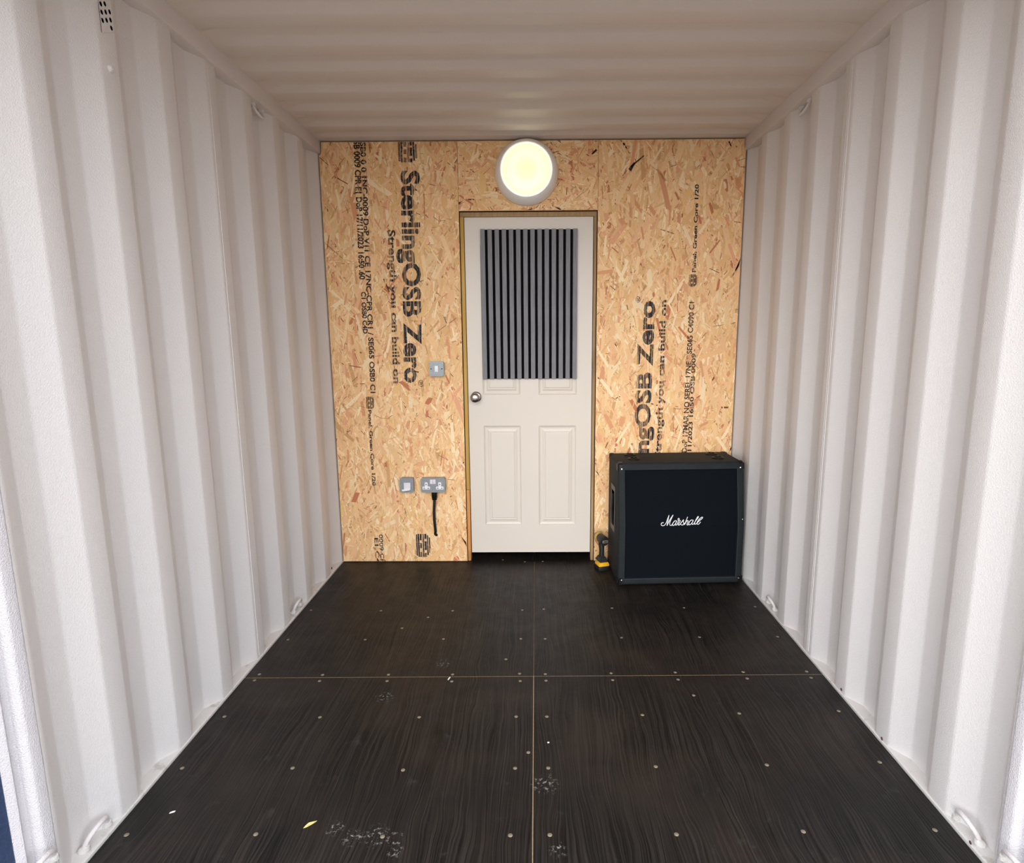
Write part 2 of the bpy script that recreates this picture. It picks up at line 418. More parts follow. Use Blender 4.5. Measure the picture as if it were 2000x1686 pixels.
for (x, y) in scr:
    p = un(x, y, 2, 0)
    for (o, x0, x1, y0, y1) in sheets:
        if x0 <= p[0] <= x1 and y0 <= p[1] <= y1:
            q = bpy.data.objects.new('screw', sm); C.objects.link(q); q.parent = o; q.location = (p[0], p[1], 0.0)
            break

# ------------------------------------------------------------------ timber back wall
XL, XR, ZH = -0.408, 0.362, 2.039         # door opening in the boards
BT = 0.011
wbk = MB()
for x in (-1.14, -0.78, 0.78, 1.14): wbk.box(x - .022, x + .022, BT + .0005, 0.075, 0.0015, 2.38)
wbk.box(-1.118, -0.802, BT + .0005, 0.075, 2.335, 2.379); wbk.box(0.802, 1.118, BT + .0005, 0.075, 2.335, 2.379)
wbk.box(-0.758, 0.758, BT + .0005, 0.075, 2.32, 2.379)
wall_b = wbk.build('wall_back', 'rough_timber'); struct(wall_b, 'back wall of printed oriented strand board around the door')
wend = MB().box(-HW - .03, HW + .03, YE - .004, YE + .03, -.1, ZC + .06).build('wall_light_stop', 'steel_dark'); struct(wend, 'unseen wall added behind the door to keep light out')  # unseen slab added so daylight cannot leak in behind the boards

PAL = [(lin(240, 198, 146), 32), (lin(246, 210, 160), 26), (lin(234, 188, 132), 18), (lin(236, 194, 130), 8), (lin(241, 192, 144), 16),
       (lin(222, 160, 116), 6), (lin(200, 126, 88), 2.0), (lin(250, 224, 182), 14), (lin(210, 164, 112), 3), (lin(232, 172, 132), 6)]
def strands(x0, x1, z0, z1, n, seed, horiz=False, notch=None):
    rs = np.random.RandomState(seed); V = []; F = []; COL = []
    w = np.array([q[1] for q in PAL], float); w /= w.sum(); cols = [q[0] for q in PAL]
    for i in range(n):
        f = i / n
        small = rs.rand() < (0.62 if horiz else 0.44)
        L = rs.lognormal(math.log(0.030 if small else 0.066), 0.5); W_ = rs.lognormal(math.log(0.0034 if small else 0.0120), 0.5)
        L = min(L, 0.20); W_ = min(W_, 0.036, L * 0.6)
        a = rs.normal(0, 0.48) if not small else rs.normal(0, 0.8)
        if horiz: a += rs.choice([0, 1.2, -1.2])
        cx, cz = rs.uniform(x0, x1), rs.uniform(z0, z1)
        c = cols[rs.choice(len(cols), p=w)]
        if small and rs.rand() < 0.15: c = lin(112, 74, 46); W_ *= 0.55
        elif small and rs.rand() < 0.12: c = lin(160, 92, 58); W_ *= 0.7
        k = rs.uniform(0.96, 1.08); c = tuple(q * k for q in c[:3]) + (1.0,)
        t1, t2 = rs.uniform(-.35, .35, 2)
        pts = [(-W_ / 2, -L / 2 + t1 * W_), (W_ / 2 * rs.uniform(.6, 1), -L / 2 - t1 * W_), (W_ / 2, rs.uniform(-.2, .2) * L), (W_ / 2 * rs.uniform(.5, 1), L / 2 + t2 * W_), (-W_ / 2, L / 2 - t2 * W_), (-W_ / 2 * rs.uniform(.8, 1.1), rs.uniform(-.2, .2) * L)]
        ca, sa = math.cos(a), math.sin(a); y = -0.0001 - 0.0008 * f
        b0 = len(V)
        for (u, v_) in pts:
            X = min(max(cx + u * ca - v_ * sa, x0), x1); Z = min(max(cz + u * sa + v_ * ca, z0), z1)
            if notch and Z > notch[1]: X = max(X, notch[0]) if notch[0] < 0 else min(X, notch[0])
            V.append((X, y, Z))
        F.append(tuple(range(b0, b0 + 6))); COL.append(c)
    me = bpy.data.meshes.new('strand_layer'); me.from_pydata(V, [], F)
    ca_ = me.color_attributes.new('Col', 'FLOAT_COLOR', 'CORNER')
    ca_.data.foreach_set('color', np.repeat(np.array(COL, dtype=np.float32), 6, axis=0).ravel())
    me.materials.append(M['osb_strand']); return me
def board(poly, label, n, seed, horiz=False, notch=None):
    mb = MB().prism(poly, 1, 0.0, BT)
    o = mb.build('osb_board', 'osb_core', wall_b, label=label)
    xs = [q[0] for q in poly]; zs = [q[1] for q in poly]
    s = bpy.data.objects.new('strand_layer', strands(min(xs), max(xs), min(zs), max(zs), n, seed, horiz, notch)); C.objects.link(s)
    s.parent = o; s['kind'] = 'stuff'; return o
ZT = 2.401
bl = board([(-HW + .006, 0.004), (XL, 0.004), (XL, ZT), (-HW + .021, ZT), (-HW + .021, ZR - .006), (-HW + .006, ZR - .006)], 'tall strand board left of the door, print reading downward', 9500, 3, notch=(-HW + .021, ZR - .006))
br_ = board([(XR, 0.004), (HW - .008, 0.004), (HW - .008, ZR - .006), (HW - .018, ZR - .006), (HW - .018, ZT), (XR, ZT)], 'tall strand board right of the door, print reading upward', 9500, 5, notch=(HW - .018, ZR - .004))
bh = board([(XL + .0015, ZH), (XR - .0015, ZH), (XR - .0015, ZT), (XL + .0015, ZT)], 'short strand board above the door', 4200, 8, True)

# printing on the boards
def text_mesh(s, bold=0.0, space=1.0):
    cu = bpy.data.curves.new('t', 'FONT'); cu.body = s; cu.size = 1.0; cu.offset = bold; cu.space_character = space; cu.resolution_u = 3
    o = bpy.data.objects.new('t', cu); C.objects.link(o)
    dg = bpy.context.evaluated_depsgraph_get(); me = bpy.data.meshes.new_from_object(o.evaluated_get(dg))
    v = np.array([w.co[:2] for w in me.vertices]); f = [tuple(q.vertices) for q in me.polygons]
    bpy.data.objects.remove(o); bpy.data.curves.remove(cu); bpy.data.meshes.remove(me); return v, f
def stamp(parent, s, a, b, height, mat, up, bold=0.02, label=None, space=1.0, cap=0.73):
    """text from pixel a to pixel b (middle of the capitals); height = capital height in metres; up = +1 letters' tops to the right"""
    v, f = text_mesh(s, bold, space)
    A, B = un(a[0], a[1], 1, -0.001), un(b[0], b[1], 1, -0.001)
    u0, u1 = v[:, 0].min(), v[:, 0].max(); tt = (v[:, 0] - u0) / (u1 - u0); h = (v[:, 1] / cap - 0.5) * height
    X = A[0] + (B[0] - A[0]) * tt + up * h; Z = A[2] + (B[2] - A[2]) * tt
    ok = Z < 2.398
    Z = np.clip(Z, 0.006, 2.399)
    vs = [(x, -0.00125, z) for x, z in zip(X, Z)]
    mb = MB().add(vs, f); return mb.build('printed_lettering', mat, parent, label=label)
def mark(parent, x0, y0, x1, y1, mat, cells, label):
    """stamped block emblem: bars and cut-outs inside a rounded square"""
    A, B = un(x0, y0, 1, -0.001), un(x1, y1, 1, -0.001); mb = MB()
    for (u0, v0, u1, v1) in cells:
        xa, xb = A[0] + (B[0] - A[0]) * u0, A[0] + (B[0] - A[0]) * u1; za, zb = A[2] + (B[2] - A[2]) * v0, A[2] + (B[2] - A[2]) * v1
        za, zb = min(za, 2.399), min(zb, 2.399)
        mb.add([(xa, -.00125, za), (xb, -.00125, za), (xb, -.00125, zb), (xa, -.00125, zb)], [(0, 1, 2, 3)])
    return mb.build('printed_emblem', mat, parent, label=label)
CELLS = [(0, .02, .10, .95), (.13, 0, .24, 1), (.27, .0, .42, .28), (.27, .40, .42, .62), (.27, .78, .42, 1), (.45, 0, .55, 1), (.58, .0, .72, .22), (.58, .32, .72, .70), (.58, .82, .72, 1), (.75, .06, .86, .92), (.89, .16, .97, .82)]
dpx = 3.443 / FOC
stamp(bl, 'SterlingOSB Zero', (802, 333), (808, 748), 34 * dpx, 'ink_bold', 1, 0.035, 'large dark stamped lettering')
mark(bl, 777, 275, 816, 317, 'ink_bold', CELLS, 'dark stamped emblem at the top edge')
stamp(bl, '®', (822, 742), (823, 756), 10 * dpx, 'ink_fine', 1, 0.01)
stamp(bl, 'Strength you can build on', (765, 449), (776, 749), 14 * dpx, 'ink_bold', 1, 0.03, 'smaller dark stamped lettering')
stamp(bl, 'OSB 0009 CPR E1 DoP 17/11/2023 16:50 .60', (696, 262), (708, 546), 11 * dpx, 'ink_fine', 1, 0.035)
stamp(bl, 'C1 OSB0 C4D', (710, 570), (714, 652), 9 * dpx, 'ink_fine', 1, 0.035)
stamp(bl, 'OSB0 0 0 1NC-0009 DoP V11 CE 17NC-CPR CR1 / SE065 OSB0 C1', (708, 262), (729, 768), 10 * dpx, 'ink_fine', 1, 0.03)
mark(bl, 715, 775, 732, 799, 'ink_bold', CELLS, 'small dark stamped emblem')
stamp(bl, 'Panel, Green Core 1/20', (722, 801), (731, 949), 7 * dpx, 'ink_fine', 1, 0.03)
mark(bl, 812, 1043, 842, 1088, 'ink_bold', CELLS, 'dark stamped emblem near the floor')
stamp(bl, '0009 CPR', (744, 1044), (748, 1110), 8 * dpx, 'ink_fine', 1, 0.02)
stamp(bl, 'E1 C4', (735, 1051), (738, 1100), 8 * dpx, 'ink_fine', 1, 0.02)
stamp(br_, 'SterlingOSB Zero', (1247, 1003), (1263, 588), 30 * dpx, 'ink_bold', -1, 0.035, 'large dark stamped lettering')
stamp(br_, '®', (1246, 591), (1246, 579), 9 * dpx, 'ink_fine', -1, 0.01)
stamp(br_, 'Strength you can build on', (1284, 895), (1296, 586), 13 * dpx, 'ink_bold', -1, 0.03, 'smaller dark stamped lettering')
stamp(br_, 'CE DoP 17MAR NO SEREL 17NE * SE065 C4090 C1', (1335, 905), (1351, 590), 10 * dpx, 'ink_fine', -1, 0.025)
stamp(br_, '17/11/2023 16:50 OSB 0009', (1345, 905), (1355, 690), 8 * dpx, 'ink_fine', -1, 0.025)
stamp(br_, 'Panel, Green Core 1/20', (1355, 532), (1361, 360), 7 * dpx, 'ink_fine', -1, 0.03)
mark(br_, 1346, 536, 1362, 559, 'ink_bold', CELLS, 'small dark stamped emblem')
for (q0, q1, w_) in (((1229, 332), (1240, 318), .012), ((1232, 325), (1258, 304), .006), ((1424, 276), (1428, 286), .006)):
    a_, b_ = un(*q0, 1, -.0012), un(*q1, 1, -.0012); d_ = Vector((b_[0] - a_[0], 0, b_[2] - a_[2])).normalized(); n_ = Vector((-d_.z, 0, d_.x)) * w_
    vs = [(a_[0] + n_.x * .6, -.00125, a_[2] + n_.z * .6), (b_[0] + n_.x * .5, -.00125, b_[2] + n_.z * .5), (b_[0] - n_.x * .4, -.00125, b_[2] - n_.z * .4), (a_[0] - n_.x, -.00125, a_[2] - n_.z)]
    MB().add(vs, [(0, 1, 2, 3)]).build('ink_smudge', 'ink_fine', br_)
# fixing screws in the boards
sm2 = MB().lathe([(0.0045, 0.0), (0.0045, 0.0009), (0.0, 0.0011)], (0, 0, 0), (0, -1, 0), 10).mesh('screw'); sm2.materials.append(M['zinc_screw'])
for par, pts in ((bl, ((1, 0), (697, 927))), (br_, ((1341, 516), (1329, 570), (1434, 700), (1427, 820)))):
    for (x, y) in pts:
        if x < 10: continue
        p = un(x, y, 1, -.0012); q = bpy.data.objects.new('screw', sm2); C.objects.link(q); q.parent = par; q.location = (p[0], -.0012, p[2])

# door lining
zj = un(909, 958, 1, 0.0)[2]
trim(MB().rbox(XL + .004, -0.3845, 0.012, 0.075, zj + .002, ZH - .030, .0015), 'jamb_green', 'yellowish timber door jamb on the left')
trim(MB().rbox(XL + .004, -0.3855, 0.008, 0.075, 0.002, zj, .0015), 'jamb_orange', 'short orange timber block at the foot of the left jamb')
trim(MB().rbox(0.3425, XR - .004, 0.012, 0.075, 0.002, ZH - .030, .0015), 'jamb_brown', 'brown timber door jamb on the right')
trim(MB().rbox(XL + .004, XR - .004, 0.014, 0.075, ZH - .029, ZH - .004, .0015), 'jamb_brown', 'dark timber door head under the short board')

# ------------------------------------------------------------------ door
DX0, DX1, DZ0, DZ1, DY = -0.381, 0.339, 0.051, 2.0085, 0.022
holes = [(-0.2945, -0.0758, 0.2265, 0.8322), (0.0298, 0.2500, 0.2255, 0.8312), (-0.2955, -0.0770, 1.0172, 1.86), (0.0300, 0.2515, 1.0155, 1.86)]
xs = sorted({DX0, DX1} | {q for h in holes for q in h[:2]}); zs = sorted({DZ0, DZ1} | {q for h in holes for q in h[2:]})
mb = MB(); vi = {}
def vid(x, y, z):
    k = (round(x, 5), round(y, 5), round(z, 5))
    if k not in vi: vi[k] = len(mb.v); mb.v.append((x, y, z))
    return vi[k]
for i in range(len(xs) - 1):
    for j in range(len(zs) - 1):
        xm, zm = (xs[i] + xs[i + 1]) / 2, (zs[j] + zs[j + 1]) / 2
        if any(h[0] < xm < h[1] and h[2] < zm < h[3] for h in holes): continue
        mb.f.append(tuple(vid(x, DY, z) for x, z in ((xs[i], zs[j]), (xs[i + 1], zs[j]), (xs[i + 1], zs[j + 1]), (xs[i], zs[j + 1])))); mb.sm.append(False)
mb.box(DX0, DX1, DY + .012, DY + .038, DZ0, DZ1)
for (x0, x1, z0, z1) in ((DX0, DX0, DZ0, DZ1), (DX1, DX1, DZ0, DZ1), (DX0, DX1, DZ0, DZ0), (DX0, DX1, DZ1, DZ1)):
    mb.add([(x0, DY, z0), (x1, DY, z1 if x0 == x1 else z0), (x1, DY + .012, z1 if x0 == x1 else z0), (x0, DY + .012, z0)], [(0, 1, 2, 3)])
door = mb.build('door_1', 'door_white'); struct(door, 'white moulded panel door')
for (x0, x1, z0, z1) in holes:
    pm = MB(); rings = [(0, 0), (.004, .005), (.012, .008), (.020, .008), (.034, .0035), (.038, .0045), (.041, .0020), (.044, .0014)]
    vs = []
    for off, dep in rings:
        vs += [(x0 + off, DY + dep, z0 + off), (x1 - off, DY + dep, z0 + off), (x1 - off, DY + dep, z1 - off), (x0 + off, DY + dep, z1 - off)]
    fs = [(4 * k + a, 4 * k + (a + 1) % 4, 4 * k + 4 + (a + 1) % 4, 4 * k + 4 + a) for k in range(len(rings) - 1) for a in range(4)]
    fs.append(tuple(4 * (len(rings) - 1) + a for a in range(4)))
    pm.add(vs, fs).build('door_panel', 'door_white', door)
kp = un(928, 777, 1, -0.03)
kn = MB().lathe([(0.011, 0.0), (0.011, 0.026), (0.016, 0.032), (0.025, 0.040), (0.0275, 0.050), (0.0265, 0.058), (0.020, 0.064), (0.010, 0.0668), (0.0, 0.0672)], (kp[0] - .001, DY - .004, kp[2]), (0, -1, 0), 32).build('door_knob', 'nickel', door, label='round brushed metal knob')
MB().lathe([(0.031, 0.0), (0.031, 0.004), (0.027, 0.008), (0.012, 0.010)], (kp[0] - .001 + .002, DY - .0002, kp[2]), (0, -1, 0), 32).build('rose', 'nickel', kn)

# ------------------------------------------------------------------ acoustic slat panel on the door
A, B = un(937.5, 448, 1, 0.0), un(1126.5, 739.5, 1, 0.0)
px0, px1, pz0, pz1 = A[0], B[0], B[2], A[2]
ap = thing('acoustic_panel', 'grey slatted acoustic panel fixed on the upper half of the white door', 'acoustic panel', ((px0 + px1) / 2, DY, pz0))
w, h = px1 - px0, pz1 - pz0
MB().rbox(-w / 2, w / 2, -.0095, -.0006, 0, h, .001, 1).build('backing', 'felt_black', ap, label='black felt backing')
pit = w / 13.66
sl = MB().rbox(-.0124, .0124, -.0215, -.0100, -.0012, h + .0012, .0012, 1).mesh('slat'); sl.materials.append(M['slat_wood'])
for i in range(14):
    o = bpy.data.objects.new('slat', sl); C.objects.link(o); o.parent = ap; o.location = (-w / 2 + .0131 + i * (w - .0262) / 13, 0, 0)

# ------------------------------------------------------------------ round wall lamp
lp = un(1028.5, 338.5, 1, 0.0)
lamp = thing('wall_lamp', 'round white bulkhead lamp glowing warm above the door', 'lamp', (lp[0], -0.0016, lp[2]))
MB().lathe([(0.171, 0.0), (0.1725, 0.012), (0.170, 0.028), (0.160, 0.058), (0.1475, 0.076), (0.1425, 0.080), (0.139, 0.078), (0.137, 0.070), (0.10, 0.066)], (0, 0, 0), (0, -1, 0), 64).build('housing', 'lamp_ring', lamp)
lens = MB().lathe([(0.1368, 0.0), (0.1368, 0.004), (0.130, 0.008), (0.10, 0.013), (0.06, 0.0165), (0.02, 0.018), (0.0, 0.0182)], (0, 0, 0), (0, -1, 0), 64).build('diffuser', 'lamp_lens', lamp, (0, -0.0712, 0), 'lit warm white diffuser')

# ------------------------------------------------------------------ switch and sockets
def plate(name, x0, y0, x1, y1, label, cat, dep=0.040):
    A, B = un(x0, y0, 1, -dep), un(x1, y1, 1, -dep)
    w, h = B[0] - A[0], A[2] - B[2]
    o = thing(name, label, cat, ((A[0] + B[0]) / 2, -0.0015, B[2]))
    def rr(y0_, y1_, g, r):
        pts = []
        for cx, cz, a0 in ((w / 2 - r - g, h - r - g, 0), (-w / 2 + r + g, h - r - g, 90), (-w / 2 + r + g, r + g, 180), (w / 2 - r - g, r + g, 270)):
            pts += [(cx + r * math.cos(math.radians(a0 + q)), cz + r * math.sin(math.radians(a0 + q))) for q in (0, 30, 60, 90)]
        return MB().prism(pts, 1, y0_, y1_)
    rr(0.0, -dep + .009, 0.002, .009).build('back_box', 'metalclad', o)
    rr(-dep + .0085, -dep, 0, .011).build('face_plate', 'metalclad', o)
    return o, w, h, -dep
sw, w, h, yf = plate('light_switch', 838, 706, 867, 735, 'square grey metal light switch beside the door jamb', 'light switch')
MB().rbox(-.0105, .0105, yf - .005, yf - .0004, h / 2 - .018, h / 2 + .018, .0015).build('rocker', 'white_plastic', sw, label='white rocker')
for s in (-1, 1): MB().lathe([(.004, 0), (.004, .0012), (0, .0016)], (s * .031, yf - .0002, h / 2), (0, -1, 0), 12).build('screw', 'steel_dark', sw)
fs_, w, h, yf = plate('fused_spur', 780, 934, 808, 962, 'square grey metal fused outlet left of the double socket', 'electrical outlet')
MB().rbox(-.015, .024, yf - .006, yf - .0004, .018, .060, .002).build('insert', 'white_plastic', fs_)
MB().rbox(-.013, .022, yf - .0068, yf - .0061, .026, .058, .0002, 1).build('sticker', 'sticker', fs_)
MB().tube([(.020, yf - .010, .018), (0, yf - .011, .017), (-.018, yf - .0115, .0155), (-.024, yf - .011, .015)], [.004, .005, .0065, .006], 10).build('lead_tail', 'white_plastic', fs_)
ds, w, h, yf = plate('double_socket', 821.5, 934, 870, 962, 'wide grey metal double socket with two white outlets', 'socket')
for s in (-1, 1):
    cx = s * .0400
    ins = MB().rbox(cx - .0085, cx + .0085, yf - .0032, yf - .0003, .036, .062, .001).rbox(cx - .022, cx + .022, yf - .0032, yf - .0003, .019, .0365, .001).build('outlet', 'white_plastic', ds)
    for (dx, dz, ww, hh) in ((0, .050, .0022, .0045), (-.012, .027, .0045, .002), (.012, .027, .0045, .002)):
        MB().box(cx + dx - ww, cx + dx + ww, yf - .0038, yf - .0033, dz - hh, dz + hh).build('pin_hole', 'black_plastic', ins)
MB().rbox(-.017, .016, yf - .0025, yf - .0004, .052, .079, .0008, 1).build('sticker', 'sticker', ds)
MB().rbox(-.001, .0005, yf - .0029, yf - .0026, .053, .078, .0001, 1).build('sticker_fold', 'steel_dark', ds)
# cable below the double socket
cz0 = un(848, 962.5, 1, -.026)[2]; cx0 = un(848, 962, 1, -.026)[0]; e = un(849, 1047, 1, -.012)
cab = thing('power_cable', 'black cable hanging from the underside of the double socket', 'cable', (e[0], -0.0012, e[2]))
dz = cz0 - e[2]; dx = cx0 - e[0]
MB().lathe([(.0165, -.002), (.0165, -.030), (.0145, -.033), (.0145, -.043), (.010, -.046)], (dx, -.022, dz - .0), (0, 0, 1), 20).build('cable_gland', 'black_plastic', cab)
P = [(dx, -.022, dz - .040), (dx - .003, -.022, dz - .08), (dx - .006, -.020, dz - .12), (dx - .006, -.018, dz - .17), (dx - .004, -.015, dz - .21), (dx - .002, -.012, .030), (.003, -.009, .012), (.009, -.004, .004), (.010, -.001, .002)]
MB().tube(P, .0082, 12).build('cable', 'cable_black', cab)

# ------------------------------------------------------------------ guitar speaker cabinet
CW, CH, CD, CT, KZ = 0.686, 0.677, 0.345, 0.288, 0.335
rz = math.radians(2.4)
cabx, caby = 0.783, -0.020
sc_ = thing('speaker_cabinet', 'black vinyl guitar speaker cabinet with white script logo standing by the right wall', 'speaker cabinet', (cabx, caby, 0.0005), rz)
hw = CW / 2
bm = bmesh.new()
side = [(0, 0.008), (-CD, 0.008), (-CD, KZ), (-CT, CH), (0, CH)]
va = [bm.verts.new((-hw, y, z)) for y, z in side]; vb = [bm.verts.new((hw, y, z)) for y, z in side]
bm.faces.new(va); bm.faces.new(vb[::-1])
fr = []
for i in range(5):
    j = (i + 1) % 5
    f = bm.faces.new((va[j], va[i], vb[i], vb[j]))
    if i in (1, 2): fr.append(f)
bmesh.ops.recalc_face_normals(bm, faces=bm.faces[:])
bmesh.ops.bevel(bm, geom=[e_ for e_ in bm.edges if not (abs(e_.verts[0].co.z - KZ) < 1e-6 and abs(e_.verts[1].co.z - KZ) < 1e-6)], offset=.014, segments=3, affect='EDGES', profile=.5)
bm.faces.ensure_lookup_table()
fr = sorted([f for f in bm.faces if abs(f.normal.x) < .01 and f.normal.y < -.8], key=lambda f: -f.calc_area())[:2]
bmesh.ops.inset_region(bm, faces=fr, thickness=.020, depth=0.0, use_even_offset=True)
bmesh.ops.inset_region(bm, faces=fr, thickness=.003, depth=-.016, use_even_offset=True)
# split the sunk cloth off as its own part
gv = {}; gm = MB()
for f in fr:
    idx = []
    for w_ in f.verts:
        if w_ not in gv: gv[w_] = len(gm.v); gm.v.append((w_.co.x, w_.co.y - .0008, w_.co.z))
        idx.append(gv[w_])
    gm.f.append(tuple(idx)); gm.sm.append(False)
MB().bm(bm, True).build('body', 'vinyl', sc_)
gr_ = gm.build('grille', 'grille_cloth', sc_, label='black woven grille cloth')
# lighter edge beads round the cloth
ang = math.atan2(CD - CT, CH - KZ)
def front_y(z): return -CD if z <= KZ else -CD + (z - KZ) * (CD - CT) / (CH - KZ)
gi = hw - .0345
for s in (-1, 1):
    MB().tube([(s * gi, front_y(z) + .003, z) for z in (0.043, 0.15, 0.30, KZ, 0.37, 0.5, CH - .035)], .0030, 8).build('edge_bead', 'edge_vinyl', sc_)
for z in (0.042, CH - .035):
    MB().tube([(-gi, front_y(z) + .003, z), (0, front_y(z) + .003, z), (gi, front_y(z) + .003, z)], .0030, 8).build('edge_bead', 'edge_vinyl', sc_)
# corner protectors with a bright screw each
for s in (-1, 1):
    for (z, y, up) in ((CH, front_y(CH), 1), (0.008, -CD, -1)):
        k = .050
        z0, z1 = (z - k, z + .0035) if up > 0 else (z - .0022 + .001, z + k)
        cbm = bmesh.new(); bmesh.ops.create_cube(cbm, size=1)
        for w_ in cbm.verts:
            zz = z0 if w_.co.z < 0 else z1
            yy = (front_y(min(max(zz, 0), CH)) - .0036) if w_.co.y < 0 else y + .040
            w_.co = Vector((s * (hw + .0035) if w_.co.x * s > 0 else s * (hw - .034), yy, zz))
        bmesh.ops.bevel(cbm, geom=cbm.edges[:], offset=.010, segments=3, affect='EDGES')
        cp = MB().bm(cbm, True).build('corner_protector', 'black_plastic', sc_)
        zz = z - .030 * up
        MB().lathe([(.0042, 0), (.0042, .0018), (0, .003)], (s * (hw - .021), front_y(zz) - .0030, zz), (0, -1, .25 if up > 0 else 0), 12).build('screw', 'chrome', cp)
    for z in (CH, 0.008):
        MB().rbox(min(s * (hw + .002), s * (hw - .03)), max(s * (hw + .002), s * (hw - .03)), -.04, .002, z - .035 if z > .1 else z - .001, z + .002 if z > .1 else z + .036, .009, 3).build('corner_protector', 'black_plastic', sc_)
    if s > 0: MB().lathe([(.0024, 0), (.0024, .0012), (0, .002)], (s * (hw - .012), front_y(.37) - .0004, .37), (0, -1, .2), 10).build('screw', 'chrome', sc_)
# stacking cups on top
for x in (-.235, .235):
    for y in (-.075, -.185):
        MB().lathe([(.034, 0), (.034, .004), (.026, .009), (.021, .009), (.019, .003), (.006, .003), (.006, .011), (0, .012)], (x, y, CH - .0004), (0, 0, 1), 24).build('stacking_cup', 'black_plastic', sc_)
# side carry handles; a flat black sheet paints in the hollow's shade
for s in (-1, 1):
    X = s * hw
    hd = MB()
    z0, z1, y0, y1 = .27, .53, -.235, -.115
    for (a0, a1, b0, b1) in ((y0, y0 + .014, z0, z1), (y1 - .014, y1, z0, z1), (y0 + .014, y1 - .014, z0, z0 + .03), (y0 + .014, y1 - .014, z1 - .03, z1)):
        hd.rbox(min(X + s * .0004, X + s * .005), max(X + s * .0004, X + s * .005), a0, a1, b0, b1, .0018, 1)
    hd = hd.build('side_handle', 'handle_grey', sc_, label='worn grey handle frame')
    MB().box(min(X + s * .0003, X + s * .0012), max(X + s * .0003, X + s * .0012), y0 + .014, y1 - .014, z0 + .03, z1 - .03).build('handle_shade', 'void_black', hd)
    MB().tube([(X + s * .006, y0 + .04, z0 + .045), (X + s * .010, y0 + .04, .40), (X + s * .006, y0 + .04, z1 - .045)], .007, 8).build('handle_grip', 'black_plastic', hd)
# rubber feet
for x in (-.28, .28):
    for y in (-.06, -.29):
        MB().lathe([(.018, 0), (.020, .008), (.020, .010)], (x, y, 0), (0, 0, 1), 16).build('foot', 'black_plastic', sc_)
# script logo: strokes of the raised white lettering
ST = [[(272, 492), (225, 486), (182, 530), (188, 580), (240, 606), (310, 582), (372, 500), (430, 352), (490, 206)],
      [(490, 206), (462, 330), (430, 480), (404, 606)], [(404, 606), (470, 470), (560, 322), (652, 196)], [(652, 196), (560, 380), (512, 520), (530, 592), (590, 588), (628, 520)],
      [(786, 428), (720, 424), (652, 490), (620, 562), (648, 604), (712, 566), (768, 480), (790, 426)], [(790, 426), (742, 540), (752, 594), (806, 556)],
      [(806, 556), (852, 440), (836, 366), (862, 334), (890, 356), (880, 406), (930, 424), (878, 508), (842, 580), (886, 592)],
      [(886, 592), (968, 492), (1056, 388), (1042, 446), (1064, 520), (1034, 582), (974, 584), (938, 556)], [(1034, 582), (1092, 530)],
      [(1218, 280), (1154, 430), (1090, 584)], [(1108, 546), (1170, 446), (1232, 424), (1222, 484), (1182, 572), (1222, 588), (1262, 548)],
      [(1430, 410), (1362, 404), (1292, 460), (1258, 540), (1288, 588), (1352, 550), (1410, 470), (1434, 410)], [(1434, 410), (1388, 520), (1396, 574), (1452, 556)],
      [(1452, 556), (1534, 430), (1622, 322), (1642, 276), (1604, 290), (1542, 400), (1490, 512), (1490, 568), (1552, 552)],
      [(1552, 552), (1654, 450), (1772, 360), (1802, 304), (1752, 310), (1662, 390), (1590, 490), (1590, 560), (1642, 566), (1722, 482)]]
def smooth(pts, n=5):
    P = [Vector(q).to_3d() for q in pts]; P = [P[0] * 2 - P[1]] + P + [P[-1] * 2 - P[-2]]; out = []
    for i in range(1, len(P) - 2):
        for k in range(n):
            t_ = k / n; a, b, c_, d_ = P[i - 1], P[i], P[i + 1], P[i + 2]
            out.append(0.5 * ((2 * b) + (c_ - a) * t_ + (2 * a - 5 * b + 4 * c_ - d_) * t_ * t_ + (3 * b - a - 3 * c_ + d_) * t_ ** 3))
    out.append(P[-2]); return out
lg = MB(); s_ = 3.085 / FOC / 19.05
lc = un(1331, 1017, 1, caby - CD + .02)
# pixel centre -> cabinet-local x and z
lx, lz = (lc[0] - cabx - CD * math.sin(rz)) / math.cos(rz), lc[2]
for st in ST:
    pts = [(lx + (q.x - 972) * s_, 0, lz - (q.y - 419) * s_) for q in smooth(st)]
    pts = [(x, front_y(z) + .0130, z) for x, y, z in pts]
    lg.tube(pts, .0020, 8, (1, 1.3, 1))
lg.build('script_logo', 'logo_white', sc_, label='raised white script logo')

# ------------------------------------------------------------------ cordless drill
dc = un(1177, 1105, 2, 0.0)
fa = math.atan2(0.95, -0.30)
dr = thing('cordless_drill', 'black and yellow cordless drill standing on its battery beside the cabinet', 'drill', (0.394, -0.118, 0.0), fa); dr.scale = (.74, .80, .89)
# local x = forward (away from the viewer), y = left, z = up
MB().rbox(-.058, .052, -.040, .040, .0004, .030, .006).build('battery', 'drill_black', dr)
by = MB().rbox(-.0605, .030, -.0415, .0415, .0306, .050, .007).rbox(-.0605, .010, -.036, .036, .046, .058, .006)
by.build('battery_cover', 'drill_yellow', dr, label='bright yellow band')
bmd = bmesh.new(); bmesh.ops.create_cube(bmd, size=1)
for w_ in bmd.verts:
    top = w_.co.z > 0
    w_.co = Vector((w_.co.x * (.060 if top else .105) - .004, w_.co.y * (.038 if top else .072), .094 if top else .0585))
bmesh.ops.bevel(bmd, geom=bmd.edges[:], offset=.007, segments=2, affect='EDGES'); MB().bm(bmd, True).build('foot', 'drill_black', dr)
MB().tube([(-.004, 0, .085), (-.006, 0, .12), (-.003, 0, .15), (.004, 0, .185)], [.0185, .0180, .0195, .0225], 14, (1.15, 1, 1)).build('handle', 'drill_black', dr)
